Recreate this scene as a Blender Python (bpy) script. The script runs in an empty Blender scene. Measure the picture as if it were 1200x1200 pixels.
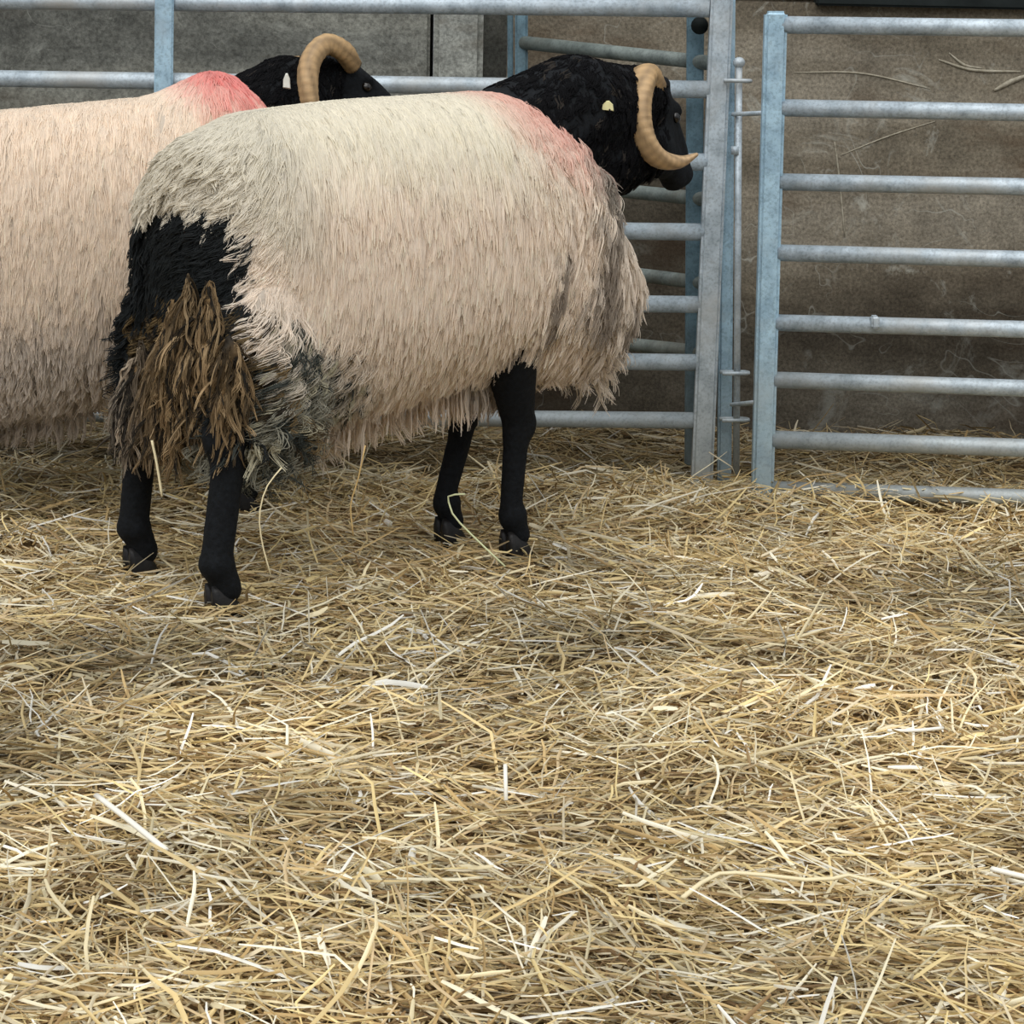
import bpy, bmesh, math, random
import numpy as np
from mathutils import Vector, Matrix
random.seed(4); rng = np.random.default_rng(7)
S = bpy.context.scene
COL = S.collection
PI = math.pi

# ------------------------------------------------------------------ camera
F_PX = 2700.0; CAM_H = 0.82; HORIZON = 40.0; ROLL = math.radians(1.2)
PITCH = math.atan((600 - HORIZON) / F_PX)
fwd = np.array([0, math.cos(PITCH), -math.sin(PITCH)])
up0 = np.array([0, math.sin(PITCH), math.cos(PITCH)])
rt0 = np.array([1.0, 0, 0])
rgt = rt0 * math.cos(ROLL) + up0 * math.sin(ROLL)
upv = up0 * math.cos(ROLL) - rt0 * math.sin(ROLL)
CAM = np.array([0, 0, CAM_H])
cam_d = bpy.data.cameras.new('camera'); cam_d.sensor_width = 36; cam_d.lens = F_PX / 1200 * 36
cam_d.clip_start = .05; cam_d.clip_end = 60
cam = bpy.data.objects.new('camera', cam_d); COL.objects.link(cam)
M = Matrix.Identity(4)
for i in range(3):
    M[i][0] = rgt[i]; M[i][1] = upv[i]; M[i][2] = -fwd[i]; M[i][3] = CAM[i]
cam.matrix_world = M
S.camera = cam

def at(x, y, Y=None, z=None):
    """the point of the place seen at photo point (x, y), at distance Y or at height z"""
    d = fwd * F_PX + rgt * (x - 600) - upv * (y - 600)
    k = Y / d[1] if Y is not None else (z - CAM_H) / d[2]
    return CAM + d * k

# ------------------------------------------------------------------ helpers
def tag(o, label=None, cat=None, group=None, kind=None):
    if label: o['label'] = label
    if cat: o['category'] = cat
    if group: o['group'] = group
    if kind: o['kind'] = kind
    return o

def empty(name, loc=(0, 0, 0), rz=0):
    o = bpy.data.objects.new(name, None); COL.objects.link(o)
    o.empty_display_size = .1
    o.location = loc; o.rotation_euler = (0, 0, rz)
    return o

def link(name, me, mat, parent=None):
    o = bpy.data.objects.new(name, me); COL.objects.link(o)
    if mat: 
        me.materials.clear(); me.materials.append(mat)
    if parent: o.parent = parent
    return o

def smooth(me, on=True):
    me.polygons.foreach_set('use_smooth', [on] * len(me.polygons))

def mesh_np(name, verts, faces, smooth_=True):
    me = bpy.data.meshes.new(name)
    v = np.asarray(verts, dtype=np.float32); f = np.asarray(faces, dtype=np.int32)
    k = f.shape[1]
    me.vertices.add(len(v)); me.vertices.foreach_set('co', v.ravel())
    me.loops.add(f.size); me.loops.foreach_set('vertex_index', f.ravel())
    me.polygons.add(len(f))
    me.polygons.foreach_set('loop_start', np.arange(0, f.size, k, dtype=np.int32))
    me.polygons.foreach_set('loop_total', np.full(len(f), k, dtype=np.int32))
    me.update(calc_edges=True)
    if smooth_: smooth(me)
    return me

def set_col(me, cols, name='col', domain='POINT'):
    a = me.attributes.new(name, 'FLOAT_COLOR', domain)
    c = np.ones((len(cols), 4), dtype=np.float32); c[:, :3] = cols
    a.data.foreach_set('color', c.ravel())

def sweep(bm, pts, radii, n=12, flat=1.0, cap=True, upref=None):
    """round tube with hemispherical-ish ends through pts"""
    P = [Vector(p) for p in pts]; R = list(radii)
    rings = []
    prev = None
    for i, p in enumerate(P):
        if i == 0: t = P[1] - P[0]
        elif i == len(P) - 1: t = P[-1] - P[-2]
        else: t = (P[i + 1] - p).normalized() + (p - P[i - 1]).normalized()
        t.normalize()
        if prev is None:
            ref = Vector(upref) if upref else (Vector((0, 0, 1)) if abs(t.z) < .9 else Vector((1, 0, 0)))
            a = t.cross(ref).normalized()
        else:
            a = (prev - t * prev.dot(t)).normalized()
        prev = a
        b = t.cross(a)
        rings.append([bm.verts.new(p + (a * math.cos(2 * PI * k / n) + b * math.sin(2 * PI * k / n) * flat) * R[i]) for k in range(n)])
    for i in range(len(rings) - 1):
        for k in range(n):
            bm.faces.new((rings[i][k], rings[i][(k + 1) % n], rings[i + 1][(k + 1) % n], rings[i + 1][k]))
    if cap:
        bm.faces.new(list(reversed(rings[0]))); bm.faces.new(rings[-1])

def bm_mesh(name, bm, sm=True):
    bmesh.ops.recalc_face_normals(bm, faces=bm.faces)
    me = bpy.data.meshes.new(name); bm.to_mesh(me); bm.free()
    if sm: smooth(me)
    return me

def ellipsoid(bm, c, r, rot=None, seg=20):
    m = Matrix.Translation(Vector(c)) @ (rot.to_4x4() if rot else Matrix.Identity(4)) @ Matrix.Diagonal((r[0], r[1], r[2], 1))
    bmesh.ops.create_uvsphere(bm, u_segments=seg, v_segments=seg // 2 + 2, radius=1, matrix=m)

def bone(bm, pts, radii, step=.008):
    """chain of spheres hull: a tapered tube with round ends"""
    P = [Vector(p) for p in pts]
    # densify with catmull-ish linear interpolation
    Q, R = [], []
    for i in range(len(P) - 1):
        n = max(2, int((P[i + 1] - P[i]).length / .02))
        for k in range(n):
            t = k / n
            Q.append(P[i].lerp(P[i + 1], t)); R.append(radii[i] * (1 - t) + radii[i + 1] * t)
    Q.append(P[-1]); R.append(radii[-1])
    sweep(bm, Q, R, n=16)
    for p, r in zip(P, radii):
        ellipsoid(bm, p, (r, r, r), seg=16)

def remeshed(bm, voxel, smooth_it=6, fac=.5):
    me = bm_mesh('tmp', bm)
    o = bpy.data.objects.new('tmp', me); COL.objects.link(o)
    m = o.modifiers.new('r', 'REMESH'); m.mode = 'VOXEL'; m.voxel_size = voxel
    s = o.modifiers.new('s', 'SMOOTH'); s.iterations = smooth_it; s.factor = fac
    dg = bpy.context.evaluated_depsgraph_get()
    out = bpy.data.meshes.new_from_object(o.evaluated_get(dg))
    bpy.data.objects.remove(o); bpy.data.meshes.remove(me)
    smooth(out)
    return out

def mesh_arrays(me):
    n = len(me.vertices); v = np.empty(n * 3, dtype=np.float32); me.vertices.foreach_get('co', v); v = v.reshape(-1, 3)
    me.calc_loop_triangles()
    t = np.empty(len(me.loop_triangles) * 3, dtype=np.int32); me.loop_triangles.foreach_get('vertices', t); t = t.reshape(-1, 3)
    nn = np.empty(n * 3, dtype=np.float32); me.vertices.foreach_get('normal', nn); nn = nn.reshape(-1, 3)
    return v, t, nn

def vnoise(p, scale, seed=0):
    """cheap smooth pseudo noise in -1..1, vectorised"""
    r = np.random.default_rng(seed)
    out = np.zeros(len(p)); amp = 0
    for o in range(5):
        k = r.normal(size=3) * scale * (1.0 + .35 * o); ph = r.uniform(0, 6.28)
        k2 = r.normal(size=3) * scale * (1.0 + .35 * o); ph2 = r.uniform(0, 6.28)
        out += np.sin(p @ k + ph + 1.3 * np.sin(p @ k2 + ph2)); amp += 1
    return out / amp * 1.5

def sstep(a, b, x):
    t = np.clip((x - a) / (b - a), 0, 1); return t * t * (3 - 2 * t)

def lin(r, g, b):
    f = lambda c: (c / 12.92 if c <= .04045 else ((c + .055) / 1.055) ** 2.4)
    return np.array([f(r / 255), f(g / 255), f(b / 255)])

def spline(pts, n):
    """Catmull-Rom through rows of pts (any number of columns)"""
    P = np.array(pts, dtype=float); P = np.vstack([2 * P[0] - P[1], P, 2 * P[-1] - P[-2]])
    out = []
    m = len(P) - 3
    for q in np.linspace(0, m, n):
        i = min(int(q), m - 1); t = q - i
        a, b, c, d = P[i:i + 4]
        out.append(.5 * (2 * b + (c - a) * t + (2 * a - 5 * b + 4 * c - d) * t * t + (3 * b - a - 3 * c + d) * t ** 3))
    return np.array(out)

# ------------------------------------------------------------------ materials
def new_mat(name):
    m = bpy.data.materials.new(name); m.use_nodes = True
    nt = m.node_tree; bs = nt.nodes['Principled BSDF']
    return m, nt, bs

def N(nt, t, **kw):
    n = nt.nodes.new(t)
    for k, v in kw.items():
        if k.startswith('i_'): n.inputs[k[2:]].default_value = v
        else: setattr(n, k, v)
    return n

def ramp(nt, stops):
    r = nt.nodes.new('ShaderNodeValToRGB'); e = r.color_ramp.elements
    while len(e) < len(stops): e.new(.5)
    for i, (p, c) in enumerate(stops):
        e[i].position = p; e[i].color = (*c, 1)
    return r

def mix(nt, a, b, fac, blend='MIX'):
    m = N(nt, 'ShaderNodeMix', data_type='RGBA', blend_type=blend)
    for sock, v in ((m.inputs[0], fac), (m.inputs[6], a), (m.inputs[7], b)):
        if isinstance(v, bpy.types.NodeSocket): nt.links.new(v, sock)
        elif isinstance(v, (int, float)): sock.default_value = v
        else: sock.default_value = (*v, 1)
    return m.outputs[2]

def noise(nt, co, scale, detail=5, rough=.6, dist=0):
    n = N(nt, 'ShaderNodeTexNoise'); n.inputs['Scale'].default_value = scale
    n.inputs['Detail'].default_value = detail; n.inputs['Roughness'].default_value = rough
    n.inputs['Distortion'].default_value = dist
    nt.links.new(co, n.inputs['Vector']); return n.outputs['Fac']

def coords(nt, scale=(1, 1, 1), loc=(0, 0, 0), rot=(0, 0, 0)):
    t = N(nt, 'ShaderNodeTexCoord'); m = N(nt, 'ShaderNodeMapping')
    m.inputs['Scale'].default_value = scale; m.inputs['Location'].default_value = loc; m.inputs['Rotation'].default_value = rot
    nt.links.new(t.outputs['Object'], m.inputs['Vector']); return m.outputs['Vector']

def bump(nt, bs, h, strength=.3, dist=.01):
    b = N(nt, 'ShaderNodeBump'); b.inputs['Strength'].default_value = strength; b.inputs['Distance'].default_value = dist
    nt.links.new(h, b.inputs['Height']); nt.links.new(b.outputs['Normal'], bs.inputs['Normal'])

def mat_galv(name, base, dark, dirt, rough=.45, metal=.25, bright=1.0):
    m, nt, bs = new_mat(name)
    c = coords(nt)
    n1 = noise(nt, c, 28, 6, .65); n2 = noise(nt, c, 190, 3, .6); n3 = noise(nt, c, 6, 4, .6)
    r1 = ramp(nt, [(.3, dark), (.62, base)]); nt.links.new(n1, r1.inputs[0])
    r2 = ramp(nt, [(.36, (.55, .55, .55)), (.52, (1, 1, 1))]); nt.links.new(n2, r2.inputs[0])
    a = mix(nt, r1.outputs[0], r2.outputs[0], .55, 'MULTIPLY')
    r3 = ramp(nt, [(.5, (0, 0, 0)), (.75, (1, 1, 1))]); nt.links.new(n3, r3.inputs[0])
    a2 = mix(nt, a, dirt, r3.outputs[0])
    # muddier towards the ground
    tc = N(nt, 'ShaderNodeNewGeometry'); sp = N(nt, 'ShaderNodeSeparateXYZ'); nt.links.new(tc.outputs['Position'], sp.inputs[0])
    mr = N(nt, 'ShaderNodeMapRange'); mr.inputs[1].default_value = .30; mr.inputs[2].default_value = .02; mr.inputs[3].default_value = 0; mr.inputs[4].default_value = .75
    nt.links.new(sp.outputs['Z'], mr.inputs[0])
    mm = N(nt, 'ShaderNodeMath', operation='MULTIPLY'); nt.links.new(mr.outputs[0], mm.inputs[0])
    mm2 = N(nt, 'ShaderNodeMath', operation='MULTIPLY_ADD'); mm2.inputs[1].default_value = .8; mm2.inputs[2].default_value = .3
    nt.links.new(n1, mm2.inputs[0]); nt.links.new(mm2.outputs[0], mm.inputs[1])
    a3 = mix(nt, a2, tuple(lin(128, 126, 112)), mm.outputs[0])
    nt.links.new(a3, bs.inputs['Base Color'])
    bs.inputs['Metallic'].default_value = metal; bs.inputs['Roughness'].default_value = rough
    bump(nt, bs, n2, .12, .002)
    return m

GALV = mat_galv('galvanised_steel', tuple(lin(196, 209, 218)), tuple(lin(150, 163, 172)), tuple(lin(182, 184, 182)))
GALV_BLUE = mat_galv('galvanised_steel_bluish', tuple(lin(176, 208, 226)), tuple(lin(140, 170, 190)), tuple(lin(168, 184, 192)))
GALV_DIM = mat_galv('dull_steel_shaded', tuple(lin(128, 138, 134)), tuple(lin(88, 98, 96)), tuple(lin(104, 102, 90)), .6, .15)  # rear rails: the shade they stand in is darkened into the colour
GALV_TEAL = mat_galv('blue_grey_steel', tuple(lin(112, 142, 156)), tuple(lin(72, 98, 110)), tuple(lin(86, 104, 110)), .6, .15)

def mat_wall(name, c_dark, c_mid, c_light, streak, seed, splat=.5, dark_z=.25):
    m, nt, bs = new_mat(name)
    c = coords(nt, loc=(seed, seed * .7, 0))
    cs = coords(nt, scale=(.5, 1, 4.2), loc=(seed, 0, seed))
    big = noise(nt, c, 2.2, 5, .62); band = noise(nt, cs, 1.7, 4, .6, .3); fine = noise(nt, c, 150, 2, .7); med = noise(nt, c, 14, 6, .7)
    r = ramp(nt, [(.32, c_dark), (.5, c_mid), (.68, c_light)]); nt.links.new(band, r.inputs[0])
    r2 = ramp(nt, [(.35, c_dark), (.6, c_mid)]); nt.links.new(big, r2.inputs[0])
    a = mix(nt, r.outputs[0], r2.outputs[0], .45)
    r3 = ramp(nt, [(.3, (.42, .42, .42)), (.7, (1.35, 1.35, 1.35))]); nt.links.new(fine, r3.inputs[0])
    a = mix(nt, a, r3.outputs[0], .75, 'MULTIPLY')
    r4 = ramp(nt, [(.3, (.6, .6, .6)), (.6, (1.1, 1.1, 1.1))]); nt.links.new(med, r4.inputs[0])
    a = mix(nt, a, r4.outputs[0], .8, 'MULTIPLY')
    # pale scuffs and splashes
    cw = coords(nt, loc=(seed * 3, 1, 2))
    w = noise(nt, cw, 5.5, 9, .72, 1.6)
    r5 = ramp(nt, [(.57, (0, 0, 0)), (.66, (splat, splat, splat))]); nt.links.new(w, r5.inputs[0])
    a = mix(nt, a, streak, r5.outputs[0])
    # rust-brown damp patches and thin scratched lines
    r6 = ramp(nt, [(.52, (0, 0, 0)), (.66, (.6, .6, .6))]); nt.links.new(noise(nt, coords(nt, scale=(.7, 1, 2.0), loc=(seed * 5, 2, 1)), 3.1, 5, .65), r6.inputs[0])
    a = mix(nt, a, tuple(np.array(c_dark) * np.array([.95, .72, .55])), r6.outputs[0])
    ln = noise(nt, coords(nt, loc=(seed * 2, 4, 1)), 4.0, 2, .5, 2.2)
    r7 = ramp(nt, [(.492, (0, 0, 0)), (.5, (.6, .6, .6)), (.508, (0, 0, 0))]); nt.links.new(ln, r7.inputs[0])
    r8 = ramp(nt, [(.5, (0, 0, 0)), (.6, (1, 1, 1))]); nt.links.new(noise(nt, coords(nt, loc=(4, seed, 6)), 3.3, 3, .5), r8.inputs[0])
    a = mix(nt, a, streak, mix(nt, r7.outputs[0], r8.outputs[0], 1.0, 'MULTIPLY'))
    # darkened towards the floor, below a noise-broken height
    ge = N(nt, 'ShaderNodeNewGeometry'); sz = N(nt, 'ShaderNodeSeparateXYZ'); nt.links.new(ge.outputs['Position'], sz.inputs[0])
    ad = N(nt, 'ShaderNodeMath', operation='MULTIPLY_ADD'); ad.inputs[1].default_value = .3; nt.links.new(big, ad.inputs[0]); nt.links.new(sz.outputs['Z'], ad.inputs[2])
    mr = N(nt, 'ShaderNodeMapRange'); mr.interpolation_type = 'SMOOTHSTEP'; mr.inputs[1].default_value = dark_z - .06 + .15; mr.inputs[2].default_value = dark_z + .1 + .15; mr.inputs[3].default_value = .42; mr.inputs[4].default_value = 1
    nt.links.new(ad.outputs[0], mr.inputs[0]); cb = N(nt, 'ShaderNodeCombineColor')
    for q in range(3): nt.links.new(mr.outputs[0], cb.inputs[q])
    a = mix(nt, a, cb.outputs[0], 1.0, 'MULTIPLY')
    nt.links.new(a, bs.inputs['Base Color']); bs.inputs['Roughness'].default_value = .95
    bs.inputs['Specular IOR Level'].default_value = .15
    bump(nt, bs, med, .5, .01)
    return m

def mat_attr(name, rough=.7, spec=.2, trans=0.0, bump_s=0, bump_scale=200, sheen=0):
    m, nt, bs = new_mat(name)
    a = N(nt, 'ShaderNodeAttribute'); a.attribute_name = 'col'
    nt.links.new(a.outputs['Color'], bs.inputs['Base Color'])
    bs.inputs['Roughness'].default_value = rough; bs.inputs['Specular IOR Level'].default_value = spec
    if bump_s:
        bump(nt, bs, noise(nt, coords(nt), bump_scale, 4, .6), bump_s, .004)
    if trans:
        out = nt.nodes['Material Output']
        t = N(nt, 'ShaderNodeBsdfTranslucent'); nt.links.new(a.outputs['Color'], t.inputs['Color'])
        mx = N(nt, 'ShaderNodeMixShader'); mx.inputs[0].default_value = trans
        nt.links.new(bs.outputs[0], mx.inputs[1]); nt.links.new(t.outputs[0], mx.inputs[2]); nt.links.new(mx.outputs[0], out.inputs[0])
    return m

WOOL = mat_attr('wool_strands', .85, .1, .28)
FLEECE = mat_attr('fleece_underlayer', .95, .05, 0, .6, 90)
STRAW = mat_attr('straw', .5, .3, .12)
DUNG = mat_attr('dung_clotted_wool', .8, .2, 0, .7, 120)
HORN = mat_attr('horn', .45, .35, 0, .25, 160)

def mat_plain(name, c1, c2, scale=60, rough=.6, spec=.3, bs_=.3, bd=.004):
    m, nt, bs = new_mat(name)
    n = noise(nt, coords(nt), scale, 5, .65); r = ramp(nt, [(.35, c1), (.65, c2)]); nt.links.new(n, r.inputs[0])
    nt.links.new(r.outputs[0], bs.inputs['Base Color']); bs.inputs['Roughness'].default_value = rough
    bs.inputs['Specular IOR Level'].default_value = spec
    bump(nt, bs, n, bs_, bd); return m
BLACK_FUR = mat_plain('black_fur', tuple(lin(9, 11, 13)), tuple(lin(21, 24, 28)), 140, .8, .18, .6, .003)
HOOF = mat_plain('hoof_horn', tuple(lin(14, 14, 15)), tuple(lin(34, 32, 31)), 60, .5, .3)
EYE = mat_plain('eye', tuple(lin(14, 11, 8)), tuple(lin(24, 18, 11)), 60, .1, .6, 0)
TAG_PALE = mat_plain('pale_yellow_tag', tuple(lin(214, 206, 150)), tuple(lin(232, 226, 176)), 40, .5, .3, .05)
TAG_WHITE = mat_plain('white_tag', tuple(lin(216, 216, 206)), tuple(lin(238, 238, 230)), 40, .5, .3, .05)
EARTH = mat_plain('dark_litter_earth', tuple(lin(70, 55, 38)), tuple(lin(118, 94, 62)), 30, .95, .1, .5, .01)
DARK = mat_plain('dark_steel_sheet', tuple(lin(20, 26, 26)), tuple(lin(34, 40, 40)), 12, .8, .2, .2)

# ------------------------------------------------------------------ setting
WALL_Y = 4.9
def slab(name, x0, x1, y0, y1, z0, z1, mat, bev=.006, kind='structure'):
    bm = bmesh.new()
    bmesh.ops.create_cube(bm, size=1, matrix=Matrix.Translation(((x0 + x1) / 2, (y0 + y1) / 2, (z0 + z1) / 2)) @ Matrix.Diagonal((x1 - x0, y1 - y0, z1 - z0, 1)))
    if bev: bmesh.ops.bevel(bm, geom=bm.edges[:], offset=bev, segments=2, affect='EDGES')
    o = link(name, bm_mesh(name, bm, False), mat); o['kind'] = kind
    return o

W_LEFT = mat_wall('stained_concrete_dark', tuple(lin(80, 81, 77)), tuple(lin(116, 117, 111)), tuple(lin(150, 150, 140)), tuple(lin(160, 162, 154)), 3.1, .5)
W_PIER = mat_wall('stained_concrete_pale', tuple(lin(104, 107, 102)), tuple(lin(146, 148, 142)), tuple(lin(182, 184, 176)), tuple(lin(206, 208, 200)), 7.3, .7)
W_RIGHT = mat_wall('stained_concrete_brown', tuple(lin(84, 75, 63)), tuple(lin(126, 118, 103)), tuple(lin(170, 163, 148)), tuple(lin(178, 178, 168)), 1.0, .6)
W_MID = mat_wall('stained_concrete_brown_mid', tuple(lin(84, 75, 63)), tuple(lin(126, 118, 103)), tuple(lin(160, 153, 138)), tuple(lin(178, 178, 168)), 2.0, .4, .60)  # darkening reaches higher here than on the right wall
xa = at(507, 60, WALL_Y)[0]; xb = at(566, 60, WALL_Y)[0]; xc = at(594, 60, WALL_Y)[0]
slab('wall_back_left', -3.2, xa - .006, WALL_Y, WALL_Y + .2, -.05, 1.9, W_LEFT)
slab('wall_back_pier', xa + .002, xb, WALL_Y - .02, WALL_Y + .2, -.05, 1.9, W_PIER, .012)
slab('wall_back_recess', xb - .02, xc + .02, WALL_Y + .12, WALL_Y + .3, -.05, 1.9, W_LEFT)
xd = at(846, 60, WALL_Y)[0]
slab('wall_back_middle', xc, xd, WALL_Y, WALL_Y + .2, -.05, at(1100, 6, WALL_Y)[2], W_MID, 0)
slab('wall_back_right', xd, 3.2, WALL_Y, WALL_Y + .2, -.05, at(1100, 6, WALL_Y)[2], W_RIGHT, 0)
zt = at(1100, 6, WALL_Y)[2]
slab('trim_1', at(955, 4, WALL_Y)[0], 3.2, WALL_Y - .03, WALL_Y + .05, zt - .006, zt + .16, DARK, .004)
slab('wall_back_upper', xc, 3.2, WALL_Y + .02, WALL_Y + .2, zt, 1.9, W_RIGHT)
SCUFF = mat_plain('pale_scratch', tuple(lin(140, 134, 118)), tuple(lin(176, 170, 154)), 90, .9, .1, .2)
wr = bpy.data.objects['wall_back_right']
def scratch(pts, w):
    bm = bmesh.new(); q = spline([tuple(at(x, y, WALL_Y - .0005)) for x, y in pts], 14)
    sweep(bm, q, [w * (.35 + .65 * math.sin(PI * (i + .8) / 15)) for i in range(14)], 6)
    link('scratch', bm_mesh('scratch', bm), SCUFF, wr)
SCRATCHES = [([(978, 166), (983, 205), (990, 278)], .0022), ([(985, 182), (1040, 160), (1096, 142)], .0016), ([(930, 85), (1010, 86), (1090, 104)], .002), ([(1100, 70), (1140, 82), (1196, 84)], .0035), ([(1112, 62), (1130, 76), (1150, 80)], .003), ([(1165, 106), (1184, 96), (1204, 88)], .006)]
slab('floor', -3.4, 3.4, .4, 5.3, -.16, -.06, EARTH, 0)

# ------------------------------------------------------------------ straw bedding
def ground_h(x, y):
    p = np.stack([x, y, np.zeros_like(x)], 1)
    h = .010 * vnoise(p, 5.0, 3) + .007 * vnoise(p, 13.0, 5)
    h = h * .8 - .012 + .016 * np.exp(-((y - 4.12) / .10) ** 2)
    # litter is trodden thin and low along the wall
    return h

def straw_mesh():
    V, Fq, C = [], [], []
    # matted underlayer
    nx, ny = 200, 200
    gx, gy = np.meshgrid(np.linspace(-2.4, 2.4, nx), np.linspace(.9, WALL_Y - .005, ny))
    X = gx.ravel(); Y = gy.ravel()
    Z = ground_h(X, Y) - .010
    V0 = np.stack([X, Y, Z], 1)
    idx = np.arange(nx * ny).reshape(ny, nx)
    F0 = np.stack([idx[:-1, :-1].ravel(), idx[:-1, 1:].ravel(), idx[1:, 1:].ravel(), idx[1:, :-1].ravel()], 1)
    n = vnoise(V0, 30, 9) * .5 + .5
    C0 = lin(96, 74, 46)[None] * (1 - n[:, None]) + lin(150, 122, 80)[None] * n[:, None]
    V.append(V0); Fq.append(F0); C.append(C0)
    base = len(V0)
    # stalks: N x K points, each ring 3 verts (a shallow half pipe)
    def stalks(n, L0, L1, w0, w1, lift, tilt, pal, bright, seed, region, kinkp=.35):
        r = np.random.default_rng(seed)
        x0, x1, y0, y1, pw = region
        y = y0 + (y1 - y0) * r.uniform(size=n) ** pw
        half = .18 + .30 * y
        x = r.uniform(-1, 1, n) * np.minimum(half + .40, 2.35)
        L = L0 + (L1 - L0) * r.uniform(size=n) ** 2.0
        # flow of the lying straw: patches share a direction
        p = np.stack([x, y, 0 * x], 1)
        ang = vnoise(p, 3.2, 21) * 1.3 + r.normal(size=n) * .75
        K = 6
        kink = np.where(r.uniform(size=n) < kinkp, r.normal(size=n) * .8, r.normal(size=n) * .28)
        kp = r.integers(1, K - 1, n)
        pos = np.zeros((n, K, 3)); pitch = r.normal(size=n) * tilt
        pos[:, 0, 0] = 0
        a = ang.copy(); seg = L / (K - 1)
        pt = pitch.copy()
        for k in range(1, K):
            a = a + np.where(kp == k, kink, r.normal(size=n) * .15)
            pt = pt + np.where(kp == k, r.normal(size=n) * tilt * .8, 0)
            pos[:, k, 0] = pos[:, k - 1, 0] + np.cos(a) * np.cos(pt) * seg
            pos[:, k, 1] = pos[:, k - 1, 1] + np.sin(a) * np.cos(pt) * seg
            pos[:, k, 2] = pos[:, k - 1, 2] + np.sin(pt) * seg
        pos -= pos.mean(1, keepdims=True)
        zz = ground_h(x, y) + lift[0] + (lift[1] - lift[0]) * r.uniform(size=n)
        pos += np.stack([x, y, zz], 1)[:, None, :]
        pos[:, :, 1] = np.minimum(pos[:, :, 1], WALL_Y - .012)
        # keep ends from diving far below the mat
        gh = ground_h(pos[:, :, 0].ravel(), pos[:, :, 1].ravel()).reshape(n, K)
        pos[:, :, 2] = np.maximum(pos[:, :, 2], gh - .012)
        tang = np.gradient(pos, axis=1); tang /= np.linalg.norm(tang, axis=2, keepdims=True) + 1e-9
        side = np.cross(tang, np.array([0, 0, 1.0])[None, None]); side /= np.linalg.norm(side, axis=2, keepdims=True) + 1e-9
        nrm = np.cross(side, tang)
        roll = (r.normal(size=n) * .6)[:, None, None]
        s2 = side * np.cos(roll) + nrm * np.sin(roll); n2 = nrm * np.cos(roll) - side * np.sin(roll)
        w = (w0 + (w1 - w0) * r.uniform(size=n) ** 1.6)[:, None, None] * .5
        prof = np.array([.7, 1, 1, 1, .9, .5])[None, :, None]
        rings = np.stack([pos + s2 * w * prof, pos + n2 * w * .75 * prof, pos - s2 * w * prof], 2)   # n,K,3,3
        vv = rings.reshape(-1, 3)
        i0 = (np.arange(n) * K * 3)[:, None, None] + (np.arange(K - 1) * 3)[None, :, None] + np.arange(2)[None, None, :]
        i0 = i0.reshape(-1)
        ff = np.stack([i0, i0 + 1, i0 + 4, i0 + 3], 1)
        pal = np.array(pal); pi = r.integers(0, len(pal), n); c = pal[pi]
        c = c * (bright[0] + (bright[1] - bright[0]) * r.uniform(size=n))[:, None]
        patch = vnoise(p, 4.0, 33)
        c = c * (1 + .16 * patch)[:, None]
        # browner, darker straw towards the back wall
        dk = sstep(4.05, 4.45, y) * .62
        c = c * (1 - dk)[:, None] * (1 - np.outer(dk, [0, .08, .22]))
        dirty = np.clip(vnoise(p, 2.6, 71) - .2, 0, 1) * .7
        c = c * (1 - dirty)[:, None]
        c = np.repeat(c, K * 3, 0)
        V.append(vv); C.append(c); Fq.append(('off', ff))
    gold = [lin(218, 194, 140), lin(230, 206, 152), lin(206, 178, 126), lin(212, 188, 146), lin(226, 212, 172), lin(192, 162, 110), lin(218, 204, 172)]
    pale = [lin(240, 226, 186), lin(250, 243, 220), lin(234, 212, 154), lin(230, 218, 186), lin(244, 235, 204), lin(250, 248, 238)]
    brown = [lin(172, 142, 98), lin(150, 120, 80), lin(182, 154, 112), lin(160, 140, 108)]
    near = (-2, 2, 1.55, WALL_Y - .03, 1.0)
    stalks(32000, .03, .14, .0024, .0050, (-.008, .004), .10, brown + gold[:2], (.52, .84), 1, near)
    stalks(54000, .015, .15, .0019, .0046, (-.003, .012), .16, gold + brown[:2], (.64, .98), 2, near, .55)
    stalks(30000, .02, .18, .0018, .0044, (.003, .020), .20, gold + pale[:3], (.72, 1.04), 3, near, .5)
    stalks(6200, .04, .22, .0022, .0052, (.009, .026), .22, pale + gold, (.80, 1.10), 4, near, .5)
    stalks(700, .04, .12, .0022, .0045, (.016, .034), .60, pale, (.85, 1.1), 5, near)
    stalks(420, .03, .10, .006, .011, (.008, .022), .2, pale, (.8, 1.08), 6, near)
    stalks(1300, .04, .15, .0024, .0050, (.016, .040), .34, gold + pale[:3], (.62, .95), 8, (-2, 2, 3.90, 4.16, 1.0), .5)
    off = base; faces = [F0]
    for v, f in zip(V[1:], Fq[1:]):
        faces.append(f[1] + off); off += len(v)
    me = mesh_np('straw_bedding', np.concatenate(V), np.concatenate(faces))
    set_col(me, np.concatenate(C))
    return me
straw = link('straw_bedding', straw_mesh(), STRAW)
tag(straw, 'loose golden straw litter spread over the pen floor', 'straw', kind='stuff')

# ------------------------------------------------------------------ hurdles
def tube(name, pts, r, mat, parent, n=16):
    bm = bmesh.new(); sweep(bm, pts, [r] * len(pts), n); 
    return link(name, bm_mesh(name, bm), mat, parent)

def autosmooth(me, ang=35):
    me.update()
    try:
        for e in me.edges: pass
    except Exception: pass

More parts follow.
